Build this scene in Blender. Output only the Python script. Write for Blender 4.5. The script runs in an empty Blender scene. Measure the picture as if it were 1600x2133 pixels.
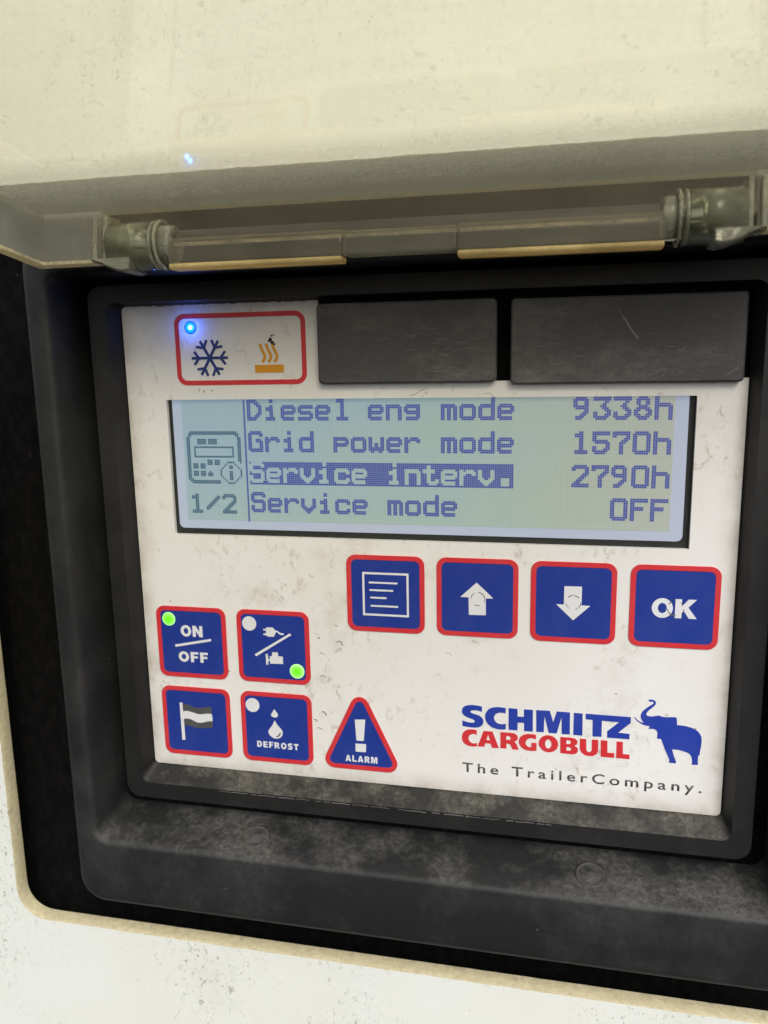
import bpy, bmesh, math, random
from mathutils import Vector, Matrix, noise
from mathutils.geometry import tessellate_polygon

# ---------------------------------------------------------------- scene, camera, light
# Panel millimetres: x to the right, y DOWN, z INTO the wall (viewer at negative z).
sc = bpy.context.scene
col = sc.collection
rnd = random.Random(7)

def W(x, y, z=0.0):
    return Vector((x / 1000.0, z / 1000.0, -y / 1000.0))

cam_d = bpy.data.cameras.new('camera')
cam = bpy.data.objects.new('camera', cam_d)
col.objects.link(cam)
sc.camera = cam
CAM = (34.28586661, -29.03237763, -151.22582428)
RX = (0.9773709, 0.01751784, 0.21080621)
RY = (0.02199171, 0.98274997, -0.18362699)
RZ = (-0.21038654, 0.18410766, 0.96012597)
d3 = lambda v: Vector((v[0], v[2], -v[1]))
mx = Matrix.Identity(4)
mx.col[0] = d3(RX).to_4d(); mx.col[1] = (-d3(RY)).to_4d(); mx.col[2] = (-d3(RZ)).to_4d()
for i in range(3):
    mx[3][i] = 0.0
mx.col[3] = W(*CAM).to_4d()
cam.matrix_world = mx
cam_d.sensor_fit = 'HORIZONTAL'
cam_d.sensor_width = 36.0
cam_d.lens = 36.0 * 1660.1 / 1600.0
cam_d.clip_start = 0.005
cam_d.clip_end = 50.0
cam_d.dof.use_dof = True
cam_d.dof.focus_distance = 0.152
cam_d.dof.aperture_fstop = 36.0

SUN_EL, SUN_AZ = 42.0, 28.0          # azimuth: to the right of straight out of the wall
world = bpy.data.worlds.new('World')
sc.world = world
world.use_nodes = True
wn = world.node_tree
for n_ in list(wn.nodes):
    wn.nodes.remove(n_)
sky = wn.nodes.new('ShaderNodeTexSky')
sky.sky_type = 'NISHITA'
sky.sun_disc = False
sky.sun_elevation = math.radians(SUN_EL)
sky.sun_rotation = math.radians(180.0 - SUN_AZ)
sky.air_density = 1.0
sky.dust_density = 4.0
hsv = wn.nodes.new('ShaderNodeHueSaturation')
hsv.inputs['Saturation'].default_value = 0.22      # overcast: grey cloud light
bg = wn.nodes.new('ShaderNodeBackground')
bg.inputs['Strength'].default_value = 0.14
wo = wn.nodes.new('ShaderNodeOutputWorld')
wn.links.new(sky.outputs[0], hsv.inputs['Color'])
wn.links.new(hsv.outputs[0], bg.inputs['Color'])
wn.links.new(bg.outputs[0], wo.inputs['Surface'])

sun_d = bpy.data.lights.new('sun', 'SUN')
sun = bpy.data.objects.new('sun', sun_d)
col.objects.link(sun)
sun_d.energy = 1.3
sun_d.angle = math.radians(25.0)
sun_d.color = (1.0, 0.96, 0.90)
el, az = math.radians(SUN_EL), math.radians(SUN_AZ)
to_sun = Vector((math.sin(az) * math.cos(el), -math.cos(az) * math.cos(el), math.sin(el)))
sun.rotation_euler = to_sun.to_track_quat('Z', 'Y').to_euler()

sc.view_settings.view_transform = 'Standard'
sc.view_settings.look = 'None'
sc.view_settings.exposure = 0.22
sc.view_settings.gamma = 1.0
sc.view_settings.use_curve_mapping = False

# ---------------------------------------------------------------- node helpers
def new_mat(name):
    m = bpy.data.materials.new(name)
    m.use_nodes = True
    nt = m.node_tree
    for n_ in list(nt.nodes):
        nt.nodes.remove(n_)
    out = nt.nodes.new('ShaderNodeOutputMaterial')
    return m, nt, out

def N(nt, kind, **kw):
    nd = nt.nodes.new(kind)
    for k, v in kw.items():
        if k.startswith('_'):
            setattr(nd, k[1:], v)
        else:
            key = int(k[1:]) if k[0] == 'i' and k[1:].isdigit() else k.replace('__', ' ')
            s = nd.inputs[key]
            if hasattr(v, 'node'):
                nt.links.new(v, s)
            else:
                s.default_value = v
    return nd

def c4(c):
    return (c[0], c[1], c[2], 1.0)

def coords(nt, scale=(1, 1, 1), rot=(0, 0, 0)):
    tc = nt.nodes.new('ShaderNodeTexCoord')
    mp = N(nt, 'ShaderNodeMapping', Scale=scale, Rotation=rot, Vector=tc.outputs['Object'])
    return mp.outputs[0]

def nz(nt, vec, scale, detail=4.0, rough=0.55, dist=0.0):
    return N(nt, 'ShaderNodeTexNoise', Vector=vec, Scale=scale, Detail=detail, Roughness=rough, Distortion=dist).outputs['Fac']

def ramp(nt, fac, a, b, va=0.0, vb=1.0):
    mr = N(nt, 'ShaderNodeMapRange', i0=fac, i1=a, i2=b, i3=va, i4=vb)
    mr.clamp = True
    return mr.outputs[0]

def mth(nt, op, a, b=0.0):
    return N(nt, 'ShaderNodeMath', _operation=op, i0=a, i1=b).outputs[0]

def mixc(nt, fac, a, b):
    m = nt.nodes.new('ShaderNodeMix')
    m.data_type = 'RGBA'
    for s, v in ((m.inputs[0], fac), (m.inputs[6], a), (m.inputs[7], b)):
        if hasattr(v, 'node'):
            nt.links.new(v, s)
        else:
            s.default_value = c4(v) if isinstance(v, tuple) and len(v) == 3 else v
    return m.outputs[2]

def bump(nt, h, strength, dist):
    return N(nt, 'ShaderNodeBump', Height=h, Strength=strength, Distance=dist).outputs[0]

def normal_z(nt):
    g = nt.nodes.new('ShaderNodeNewGeometry')
    s = N(nt, 'ShaderNodeSeparateXYZ', Vector=g.outputs['Normal'])
    return s.outputs['Z']

def principled(nt, out, **kw):
    b = N(nt, 'ShaderNodeBsdfPrincipled', **kw)
    nt.links.new(b.outputs[0], out.inputs['Surface'])
    return b

# ---------------------------------------------------------------- materials
def m_plastic(name, base, dust=(0.20, 0.19, 0.165), up=0.55, side=0.12, rough=0.5, spec=0.4, scale=1.0, scratch=0.12, stretch=None):
    m, nt, out = new_mat(name)
    v = coords(nt, stretch or (1, 1, 1))
    big = ramp(nt, nz(nt, v, 48 * scale, 7, 0.70), 0.45, 0.63)
    fine = ramp(nt, nz(nt, v, 900 * scale, 6, 0.75), 0.30, 0.78)
    nzv = normal_z(nt)
    upf = ramp(nt, nzv, 0.15, 0.95)
    amt = mth(nt, 'ADD', mth(nt, 'MULTIPLY', upf, up), side)
    f = mth(nt, 'MULTIPLY', mth(nt, 'ADD', mth(nt, 'MULTIPLY', big, 0.9), 0.10), fine)
    f = mth(nt, 'MULTIPLY', f, amt)
    # pale scuffs
    vs = coords(nt, (1.0, 1.0, 3.2), (0.3, 0.5, 0.2))
    sc1 = ramp(nt, nz(nt, vs, 420 * scale, 3, 0.6, 2.5), 0.64, 0.71)
    gate = ramp(nt, nz(nt, v, 120 * scale, 2), 0.52, 0.66)
    f = mth(nt, 'MAXIMUM', f, mth(nt, 'MULTIPLY', mth(nt, 'MULTIPLY', sc1, gate), scratch))
    # small pale grit
    vor = N(nt, 'ShaderNodeTexVoronoi', Vector=v, Scale=230 * scale)
    grit = mth(nt, 'MULTIPLY', ramp(nt, vor.outputs['Distance'], 0.085, 0.05), ramp(nt, nz(nt, v, 90, 2), 0.55, 0.6))
    f = mth(nt, 'MAXIMUM', f, mth(nt, 'MULTIPLY', grit, 0.5))
    cb = mixc(nt, big, base, tuple(c * 1.35 for c in base))
    c = mixc(nt, f, cb, dust)
    r = ramp(nt, f, 0.0, 0.5, rough, 0.9)
    grain = nz(nt, v, 2600, 3, 0.6)
    principled(nt, out, Base__Color=c, Roughness=r, Normal=bump(nt, grain, 0.25, 0.0002), **{'Specular IOR Level': spec})
    return m

def m_white(name, base, grime, amount=0.55, rough=0.35, streak=1.0, dots=0.6, yellow=(0.62, 0.55, 0.40), mark_scale=110.0, coat=0.0, low=False, edge=None):
    m, nt, out = new_mat(name)
    v = coords(nt)
    cloud = ramp(nt, nz(nt, v, 28, 5, 0.6), 0.42, 0.72)
    c = mixc(nt, mth(nt, 'MULTIPLY', cloud, 0.16), base, yellow)
    smear = mth(nt, 'MULTIPLY', ramp(nt, nz(nt, v, 75, 6, 0.72), 0.52, 0.75), ramp(nt, nz(nt, v, 18, 2), 0.45, 0.62))
    c = mixc(nt, mth(nt, 'MULTIPLY', smear, 0.28 * streak), c, grime)
    gate = ramp(nt, nz(nt, v, 38, 3), 0.40, 0.60)
    if low:                                  # splash dirt sits low on the wall
        gate = mth(nt, 'MULTIPLY', gate, ramp(nt, N(nt, 'ShaderNodeSeparateXYZ', Vector=v).outputs['Z'], 0.0, 0.07, 1.0, 0.4))
    mark = ramp(nt, nz(nt, coords(nt, (1, 1, 0.7), (0, 0.5, 0)), mark_scale * 4, 5, 0.66, 1.2), 0.575, 0.68)
    c = mixc(nt, mth(nt, 'MULTIPLY', mth(nt, 'MULTIPLY', mark, gate), amount), c, grime)
    vor = N(nt, 'ShaderNodeTexVoronoi', Vector=v, Scale=mark_scale)
    dot = mth(nt, 'MULTIPLY', ramp(nt, vor.outputs['Distance'], 0.055, 0.025), ramp(nt, nz(nt, v, 60, 2), 0.5, 0.56))
    c = mixc(nt, mth(nt, 'MULTIPLY', dot, dots), c, grime)
    if edge:                                 # grime worked into the border of the plate
        sp = N(nt, 'ShaderNodeSeparateXYZ', Vector=v)
        dx = mth(nt, 'MINIMUM', mth(nt, 'SUBTRACT', sp.outputs['X'], edge[0]), mth(nt, 'SUBTRACT', edge[2], sp.outputs['X']))
        dz = mth(nt, 'MINIMUM', mth(nt, 'SUBTRACT', sp.outputs['Z'], edge[1]), mth(nt, 'SUBTRACT', edge[3], sp.outputs['Z']))
        e = ramp(nt, mth(nt, 'MINIMUM', dx, dz), 0.0, 0.0045, 1.0, 0.0)
        e = mth(nt, 'MULTIPLY', mth(nt, 'POWER', e, 1.6), ramp(nt, nz(nt, v, 160, 6, 0.7), 0.30, 0.70, 0.15, 0.75))
        c = mixc(nt, e, c, (0.33, 0.275, 0.20))
    principled(nt, out, Base__Color=c, Roughness=rough, Normal=bump(nt, nz(nt, v, 700, 3), 0.06, 0.0004),
               **{'Specular IOR Level': 0.35, 'Coat Weight': coat})
    return m

def m_print(name, base, rough=0.38, wear=0.12, wear_c=(0.5, 0.5, 0.48)):
    m, nt, out = new_mat(name)
    v = coords(nt)
    a = ramp(nt, nz(nt, v, 140, 5, 0.65), 0.45, 0.75)
    c = mixc(nt, mth(nt, 'MULTIPLY', a, wear), base, wear_c)
    sp = ramp(nt, nz(nt, v, 900, 3, 0.6, 1.0), 0.70, 0.76)
    c = mixc(nt, mth(nt, 'MULTIPLY', sp, wear * 2.0), c, wear_c)
    principled(nt, out, Base__Color=c, Roughness=rough, **{'Specular IOR Level': 0.35})
    return m

def m_flat(name, base, rough=0.6, spec=0.3):
    m, nt, out = new_mat(name)
    v = coords(nt)
    c = mixc(nt, ramp(nt, nz(nt, v, 300, 4), 0.3, 0.7), tuple(x * 0.85 for x in base), tuple(x * 1.15 for x in base))
    principled(nt, out, Base__Color=c, Roughness=rough, **{'Specular IOR Level': spec})
    return m

def m_foam(name):
    m, nt, out = new_mat(name)
    v = coords(nt, (1, 1, 0.5), (0, 0.6, 0))
    a = ramp(nt, nz(nt, v, 500, 6, 0.7), 0.45, 0.8)
    c = mixc(nt, a, (0.003, 0.003, 0.003), (0.011, 0.010, 0.010))
    vor = N(nt, 'ShaderNodeTexVoronoi', Vector=coords(nt), Scale=170.0)
    lint = mth(nt, 'MULTIPLY', ramp(nt, vor.outputs['Distance'], 0.05, 0.03), 0.5)
    c = mixc(nt, lint, c, (0.05, 0.05, 0.05))
    principled(nt, out, Base__Color=c, Roughness=0.95, Normal=bump(nt, nz(nt, v, 900, 4), 0.4, 0.0006), **{'Specular IOR Level': 0.08})
    return m

def m_clear(name, tint, dust_amt, dust_c, rough=0.03, noise_scale=60.0, speck=0.35, refl=1.0, inner=0.0, hinge_dust=0.0, grain=0.6):
    """Thin clear plastic: see-through with a mirror sheen, under a film of dust."""
    m, nt, out = new_mat(name)
    v = coords(nt)
    tr = N(nt, 'ShaderNodeBsdfTransparent', Color=c4(tint))
    gl = N(nt, 'ShaderNodeBsdfGlossy', Color=c4((refl, refl, refl)), Roughness=rough)
    geo_ = nt.nodes.new('ShaderNodeNewGeometry')
    ior = ramp(nt, geo_.outputs['Backfacing'], 0.0, 1.0, 1.45, 1.0 / 1.45)   # thin sheet: the same sheen from either side
    fr = N(nt, 'ShaderNodeFresnel', IOR=ior)
    front = mth(nt, 'SUBTRACT', 1.0, geo_.outputs['Backfacing'])
    fr_ = mth(nt, 'MULTIPLY', fr.outputs[0], mth(nt, 'ADD', mth(nt, 'MULTIPLY', front, 1.0 - inner), inner))
    clear = N(nt, 'ShaderNodeMixShader', i0=fr_, i1=tr.outputs[0], i2=gl.outputs[0])
    df = N(nt, 'ShaderNodeBsdfDiffuse', Color=c4(dust_c))
    tl = N(nt, 'ShaderNodeBsdfTranslucent', Color=c4(dust_c))
    dust = N(nt, 'ShaderNodeMixShader', i0=0.5, i1=df.outputs[0], i2=tl.outputs[0])
    a = ramp(nt, nz(nt, v, noise_scale, 5, 0.62), 0.35, 0.72)
    b = ramp(nt, nz(nt, v, 1300, 4, 0.7), 0.3, 0.75)
    f = mth(nt, 'MULTIPLY', mth(nt, 'ADD', mth(nt, 'MULTIPLY', a, 0.7), 0.5), mth(nt, 'ADD', mth(nt, 'MULTIPLY', b, grain), 0.9 - 0.5 * grain))
    f = mth(nt, 'MULTIPLY', f, dust_amt)
    if hinge_dust > 0.0:
        # dust that slides down the raised lid and lies in a drift along the hinge wall
        pos = N(nt, 'ShaderNodeSeparateXYZ', Vector=nt.nodes.new('ShaderNodeNewGeometry').outputs['Position'])
        drift = mth(nt, 'MULTIPLY', ramp(nt, pos.outputs['Y'], -0.0362, -0.0300), ramp(nt, pos.outputs['Y'], -0.0295, -0.0225, 1.0, 0.40))
        drift = mth(nt, 'MULTIPLY', drift, ramp(nt, nz(nt, v, 1900, 5, 0.8), 0.25, 0.80, 0.35, 1.0))
        f = mth(nt, 'ADD', f, mth(nt, 'MULTIPLY', drift, hinge_dust))
    sp = mth(nt, 'MULTIPLY', ramp(nt, nz(nt, v, 330, 3, 0.55, 0.8), 0.64, 0.76), speck)
    f = mth(nt, 'MAXIMUM', f, sp)
    f = mth(nt, 'MINIMUM', f, 0.97)
    ms = N(nt, 'ShaderNodeMixShader', i0=f, i1=clear.outputs[0], i2=dust.outputs[0])
    nt.links.new(ms.outputs[0], out.inputs['Surface'])
    return m

def m_glass(name, tint, dust_amt, dust_c, rough=0.06):
    """Solid moulded clear plastic that bends what is behind it, with a film of dust."""
    m, nt, out = new_mat(name)
    v = coords(nt)
    g = N(nt, 'ShaderNodeBsdfGlass', Color=c4(tint), Roughness=rough, IOR=1.47)
    g.inputs['Normal'].default_value = (0, 0, 0)
    nt.links.new(bump(nt, nz(nt, v, 420, 3), 0.10, 0.0004), g.inputs['Normal'])
    df = N(nt, 'ShaderNodeBsdfDiffuse', Color=c4(dust_c))
    f = mth(nt, 'MULTIPLY', ramp(nt, nz(nt, v, 260, 6, 0.7), 0.32, 0.72, 0.25, 1.0), dust_amt)
    ms = N(nt, 'ShaderNodeMixShader', i0=f, i1=g.outputs[0], i2=df.outputs[0])
    nt.links.new(ms.outputs[0], out.inputs['Surface'])
    return m

def m_emit(name, base, emit, strength, edge=None, radius=None, power=2.0):
    """A lit lamp lens or screen; edge/radius give the lens its paler rim."""
    m, nt, out = new_mat(name)
    if edge is not None:
        tc = nt.nodes.new('ShaderNodeTexCoord')
        ln = N(nt, 'ShaderNodeVectorMath', _operation='LENGTH', i0=tc.outputs['Object'])
        f = ramp(nt, ln.outputs['Value'], 0.0, radius)
        f = mth(nt, 'POWER', f, power)
        ec = mixc(nt, f, emit, edge)
    else:
        ec = c4(emit)
    principled(nt, out, Base__Color=c4(base), Roughness=0.3, **{'Emission Color': ec, 'Emission Strength': strength})
    return m

def m_screen(name, base, warm, cool, strength, grid=0.0, late=None):
    """Backlit display glass: a drifting tint paints reflected surroundings into its emission."""
    m, nt, out = new_mat(name)
    v = coords(nt)
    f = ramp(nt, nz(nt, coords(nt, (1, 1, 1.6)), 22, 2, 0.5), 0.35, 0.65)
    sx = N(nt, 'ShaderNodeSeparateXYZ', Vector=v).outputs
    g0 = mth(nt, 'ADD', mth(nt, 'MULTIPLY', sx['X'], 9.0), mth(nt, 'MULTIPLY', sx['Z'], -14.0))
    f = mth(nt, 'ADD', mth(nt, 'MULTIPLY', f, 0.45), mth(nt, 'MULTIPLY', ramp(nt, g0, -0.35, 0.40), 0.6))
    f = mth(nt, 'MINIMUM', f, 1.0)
    c = mixc(nt, f, cool, warm)  # cool to warm reflection put into the emission colour
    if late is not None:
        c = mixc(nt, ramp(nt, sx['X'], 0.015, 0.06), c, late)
    if grid > 0:
        s = N(nt, 'ShaderNodeSeparateXYZ', Vector=v)
        g1 = nz(nt, N(nt, 'ShaderNodeCombineXYZ', X=s.outputs['X']).outputs[0], 2600, 2, 0.5)
        g2 = nz(nt, N(nt, 'ShaderNodeCombineXYZ', Z=s.outputs['Z']).outputs[0], 2600, 2, 0.5)
        g = ramp(nt, mth(nt, 'ADD', g1, g2), 0.7, 1.3, 1.0 - grid, 1.0 + grid)
        mul = N(nt, 'ShaderNodeVectorMath', _operation='SCALE', i0=c, Scale=g)
        c = mul.outputs[0]
    principled(nt, out, Base__Color=c4(base), Roughness=0.12, **{'Specular IOR Level': 0.5, 'Emission Color': c, 'Emission Strength': strength})
    return m

M = {}
M['body'] = m_white('painted_body', (0.765, 0.785, 0.745), (0.20, 0.19, 0.16), amount=0.90, rough=0.42, streak=0.45, dots=0.6, mark_scale=260.0, low=True)
M['face'] = m_white('panel_membrane', (0.80, 0.79, 0.78), (0.36, 0.29, 0.20), amount=0.55, rough=0.36, streak=1.35, dots=0.5, yellow=(0.62, 0.55, 0.42), mark_scale=95.0, edge=(-0.05255, -0.0585, 0.0668, 0.04105))
M['white_print'] = m_print('white_print', (0.74, 0.75, 0.78), wear=0.12, wear_c=(0.45, 0.42, 0.35))
M['blue'] = m_print('blue_print', (0.016, 0.040, 0.275), wear=0.09, wear_c=(0.16, 0.20, 0.36))
M['logo_blue'] = m_print('logo_blue', (0.022, 0.050, 0.36), wear=0.03)
M['red'] = m_print('red_print', (0.62, 0.035, 0.045), wear=0.10, wear_c=(0.6, 0.3, 0.25))
M['grey_print'] = m_print('grey_print', (0.075, 0.08, 0.085), wear=0.08)
M['snow_blue'] = m_print('snow_blue', (0.012, 0.035, 0.19), wear=0.05)
M['orange'] = m_print('orange_print', (0.70, 0.31, 0.012), wear=0.12, wear_c=(0.6, 0.45, 0.2))
M['grime'] = m_flat('grime', (0.16, 0.13, 0.09), 0.8, 0.1)
M['soot'] = m_flat('soot', (0.03, 0.026, 0.022), 0.9, 0.1)
M['rim'] = m_plastic('rim_plastic', (0.013, 0.013, 0.0135), dust=(0.17, 0.16, 0.135), up=1.9, side=0.06, rough=0.5, spec=0.3)
M['frame'] = m_plastic('frame_plastic', (0.014, 0.0148, 0.016), dust=(0.15, 0.145, 0.13), up=0.85, side=0.17, rough=0.5, spec=0.35)
M['cover'] = m_plastic('cover_plastic', (0.054, 0.053, 0.055), dust=(0.30, 0.29, 0.28), up=0.5, side=0.55, rough=0.5, scratch=0.7, stretch=(0.5, 1.0, 1.0))
M['foam'] = m_foam('black_foam')
M['lcd_frame'] = m_flat('display_surround', (0.022, 0.024, 0.022), 0.5)
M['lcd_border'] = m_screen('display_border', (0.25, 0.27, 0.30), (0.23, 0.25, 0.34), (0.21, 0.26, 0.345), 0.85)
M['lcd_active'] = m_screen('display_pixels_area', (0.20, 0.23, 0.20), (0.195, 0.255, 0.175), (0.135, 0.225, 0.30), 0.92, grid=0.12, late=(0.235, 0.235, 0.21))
M['lcd_ink'] = m_emit('display_dots', (0.02, 0.03, 0.10), (0.035, 0.045, 0.20), 1.0)
M['lcd_ink_grey'] = m_emit('display_dots_grey', (0.03, 0.06, 0.08), (0.03, 0.065, 0.105), 1.0)
M['scuff'] = m_flat('pale_scuff', (0.21, 0.207, 0.20), 0.85, 0.1)
M['hole'] = m_flat('dark_bore', (0.012, 0.011, 0.008), 0.9, 0.05)
M['cut'] = None

# ---------------------------------------------------------------- geometry helpers
def finish(name, bm, mat, parent=None, smooth=False, bevel=0.0, segs=2, angle=30, origin=None):
    if origin is not None:
        bmesh.ops.translate(bm, verts=bm.verts, vec=-origin)
    bmesh.ops.recalc_face_normals(bm, faces=bm.faces)
    me = bpy.data.meshes.new(name)
    bm.to_mesh(me)
    bm.free()
    for m_ in (mat if isinstance(mat, (list, tuple)) else [mat]):
        me.materials.append(m_)
    o = bpy.data.objects.new(name, me)
    col.objects.link(o)
    if smooth:
        for p in me.polygons:
            p.use_smooth = True
    if bevel:
        b = o.modifiers.new('bevel', 'BEVEL')
        b.width = bevel / 1000.0
        b.segments = segs
        b.limit_method = 'ANGLE'
        b.angle_limit = math.radians(angle)
        b.harden_normals = False
    if parent is not None:
        o.parent = parent
        t = Vector((0, 0, 0))
        p = parent
        while p is not None:
            t += p.location
            p = p.parent
        o.location = (origin if origin is not None else Vector((0, 0, 0))) - t          # child meshes are written in place
    return o

def empty(name, loc, label, cat):
    o = bpy.data.objects.new(name, None)
    o.empty_display_size = 0.02
    o.location = loc
    col.objects.link(o)
    o['label'] = label
    o['category'] = cat
    return o

def rrect(x0, y0, x1, y1, r, n=6):
    r = max(0.02, min(r, (x1 - x0) / 2 - 0.01, (y1 - y0) / 2 - 0.01))
    pts = []
    for cx, cy, a0 in ((x1 - r, y0 + r, -90), (x1 - r, y1 - r, 0), (x0 + r, y1 - r, 90), (x0 + r, y0 + r, 180)):
        for i in range(n + 1):
            a = math.radians(a0 + 90.0 * i / n)
            pts.append((cx + r * math.cos(a), cy + r * math.sin(a)))
    return pts

def rpoly(verts, r, n=6):
    out = []
    k = len(verts)
    for i in range(k):
        p0, p1, p2 = Vector(verts[i - 1]), Vector(verts[i]), Vector(verts[(i + 1) % k])
        a, b = (p0 - p1).normalized(), (p2 - p1).normalized()
        half = a.angle(b) / 2
        c = p1 + (a + b).normalized() * (r / math.sin(half))
        s, e = p1 + a * (r / math.tan(half)), p1 + b * (r / math.tan(half))
        v0, v1 = s - c, e - c
        tot = v0.angle_signed(v1)
        for j in range(n + 1):
            t = -tot * j / n
            q = Vector((v0.x * math.cos(t) - v0.y * math.sin(t), v0.x * math.sin(t) + v0.y * math.cos(t)))
            out.append((c.x + q.x, c.y + q.y))
    return out

def circle(cx, cy, r, n=28, ry=None):
    return [(cx + r * math.cos(2 * math.pi * i / n), cy + (ry or r) * math.sin(2 * math.pi * i / n)) for i in range(n)]

def prism(bm, loops, zf, zb, cap_back=False):
    """Flat shape (outer loop + holes) with its front at zf and sides back to zb (panel mm)."""
    fl = [[Vector((p[0], p[1], 0)) for p in lp] for lp in loops]
    tris = tessellate_polygon(fl)
    flat = [p for lp in fl for p in lp]
    vf = [bm.verts.new(W(p.x, p.y, zf)) for p in flat]
    vb = [bm.verts.new(W(p.x, p.y, zb)) for p in flat]
    for t in tris:
        if len(set(t)) == 3:
            try:
                bm.faces.new([vf[i] for i in t])
                if cap_back:
                    bm.faces.new([vb[i] for i in reversed(t)])
            except ValueError:
                pass
    k = 0
    for lp in fl:
        n = len(lp)
        for i in range(n):
            j = (i + 1) % n
            bm.faces.new((vf[k + i], vf[k + j], vb[k + j], vb[k + i]))
        k += n

def plate(name, loops_list, zf, zb, mat, parent=None, bevel=0.0):
    bm = bmesh.new()
    for loops in loops_list:
        prism(bm, loops, zf, zb)
    return finish(name, bm, mat, parent, bevel=bevel)

def loft(bm, loops, mats=None, close_first=False, close_last=False):
    """loops: list of (points, z) or lists of 3-tuples, equal length; quads between neighbours."""
    rows = []
    for lp in loops:
        rows.append([bm.verts.new(W(*p)) for p in lp])
    n = len(rows[0])
    for a in range(len(rows) - 1):
        for i in range(n):
            j = (i + 1) % n
            f = bm.faces.new((rows[a][i], rows[a][j], rows[a + 1][j], rows[a + 1][i]))
            if mats:
                f.material_index = mats[a]
    if close_first:
        bm.faces.new(rows[0])
    if close_last:
        bm.faces.new(list(reversed(rows[-1])))
    return rows

def ring(x0, y0, x1, y1, r, z, n=6):
    return [(p[0], p[1], z) for p in rrect(x0, y0, x1, y1, r, n)]

def bar(bm, x0, x1, prof, mi=0, caps=True):
    """Profile of (y, z) points swept along x."""
    a = [bm.verts.new(W(x0, y, z)) for y, z in prof]
    b = [bm.verts.new(W(x1, y, z)) for y, z in prof]
    n = len(prof)
    fs = []
    for i in range(n):
        j = (i + 1) % n
        fs.append(bm.faces.new((a[i], a[j], b[j], b[i])))
    if caps:
        fs.append(bm.faces.new(a)); fs.append(bm.faces.new(list(reversed(b))))
    for f in fs:
        f.material_index = mi
    return fs

def tube_x(bm, rings, cy, cz, n=32, mi=0):
    """Solid of revolution about a line along x; rings = (x, radius)."""
    rows = []
    for x, r in rings:
        rows.append([bm.verts.new(W(x, cy + r * math.cos(2 * math.pi * i / n), cz + r * math.sin(2 * math.pi * i / n))) for i in range(n)])
    for a in range(len(rows) - 1):
        for i in range(n):
            j = (i + 1) % n
            f = bm.faces.new((rows[a][i], rows[a][j], rows[a + 1][j], rows[a + 1][i]))
            f.material_index = mi
    return rows

def stroke(pts, w):
    """Flat outline of a polyline of width w with rounded ends."""
    L, Rr = [], []
    n = len(pts)
    for i, p in enumerate(pts):
        a = Vector(pts[max(0, i - 1)]); b = Vector(pts[min(n - 1, i + 1)])
        t = (b - a).normalized()
        nn = Vector((-t.y, t.x)) * (w / 2)
        L.append((p[0] + nn.x, p[1] + nn.y)); Rr.append((p[0] - nn.x, p[1] - nn.y))
    return L + Rr[::-1]

def text_mesh(name, body, x0, y0, x1, y1, mat, parent, zf, bold=0.0, spacing=1.0):
    """Lettering fitted to the panel rectangle (cap tops at y0, baseline or lowest ink at y1)."""
    cu = bpy.data.curves.new(name, 'FONT')
    cu.body = body
    cu.size = 1.0
    cu.offset = bold
    cu.space_character = spacing
    cu.resolution_u = 5
    t = bpy.data.objects.new(name, cu)
    col.objects.link(t)
    dg = bpy.context.evaluated_depsgraph_get()
    me = bpy.data.meshes.new_from_object(t.evaluated_get(dg))
    col.objects.unlink(t)
    bpy.data.objects.remove(t)
    xs = [v.co.x for v in me.vertices]; ys = [v.co.y for v in me.vertices]
    ax, bx, ay, by = min(xs), max(xs), min(ys), max(ys)
    for v in me.vertices:
        u = (v.co.x - ax) / (bx - ax); w = (v.co.y - ay) / (by - ay)
        v.co = W(x0 + u * (x1 - x0), y1 + w * (y0 - y1), zf)
    bm = bmesh.new()
    bm.from_mesh(me)
    bpy.data.meshes.remove(me)
    ret = bmesh.ops.extrude_face_region(bm, geom=bm.faces[:])
    for g in ret['geom']:
        if isinstance(g, bmesh.types.BMVert):
            g.co.y += 0.00003
    return finish(name, bm, mat, parent)

# ---------------------------------------------------------------- the trailer wall with its cut-out
def m_cut():
    m, nt, out = new_mat('cut_core')
    v = coords(nt)
    a = nz(nt, v, 900, 5, 0.7)
    c = mixc(nt, ramp(nt, a, 0.35, 0.75), (0.60, 0.54, 0.36), (0.44, 0.38, 0.23))
    c = mixc(nt, mth(nt, 'MULTIPLY', ramp(nt, nz(nt, v, 220, 4, 0.6), 0.6, 0.72), 0.45), c, (0.16, 0.13, 0.09))
    principled(nt, out, Base__Color=c, Roughness=0.9, Normal=bump(nt, a, 0.6, 0.0006), **{'Specular IOR Level': 0.15})
    return m
M['cut'] = m_cut()

HX0, HY0, HX1, HY1, HR = -84.4, -63.2, 100.0, 95.0, 6.5
ZB, TH = -9.0, 3.1

def hole_loop(jit, seed, grow=0.0):
    pts = []
    base = rrect(HX0 - grow, HY0 - grow, HX1 + grow, HY1 + grow, HR + grow, 8)
    k = len(base)
    for i in range(k):
        a, b = Vector(base[i]), Vector(base[(i + 1) % k])
        n = max(1, int((b - a).length / 0.7))
        for j in range(n):
            p = a.lerp(b, j / n)
            q = Vector((p.x * 0.9, p.y * 0.9, seed))
            d = noise.noise(q) * 0.6 + noise.noise(q * 0.25) * 0.7 + noise.noise(q * 2.3) * 0.25
            c = Vector(((HX0 + HX1) / 2, (HY0 + HY1) / 2))
            t = (b - a).normalized()
            nn = Vector((-t.y, t.x))
            if (p - c).dot(nn) < 0:
                nn = -nn
            pts.append((p.x + nn.x * d * jit, p.y + nn.y * d * jit))
    return pts

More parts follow.
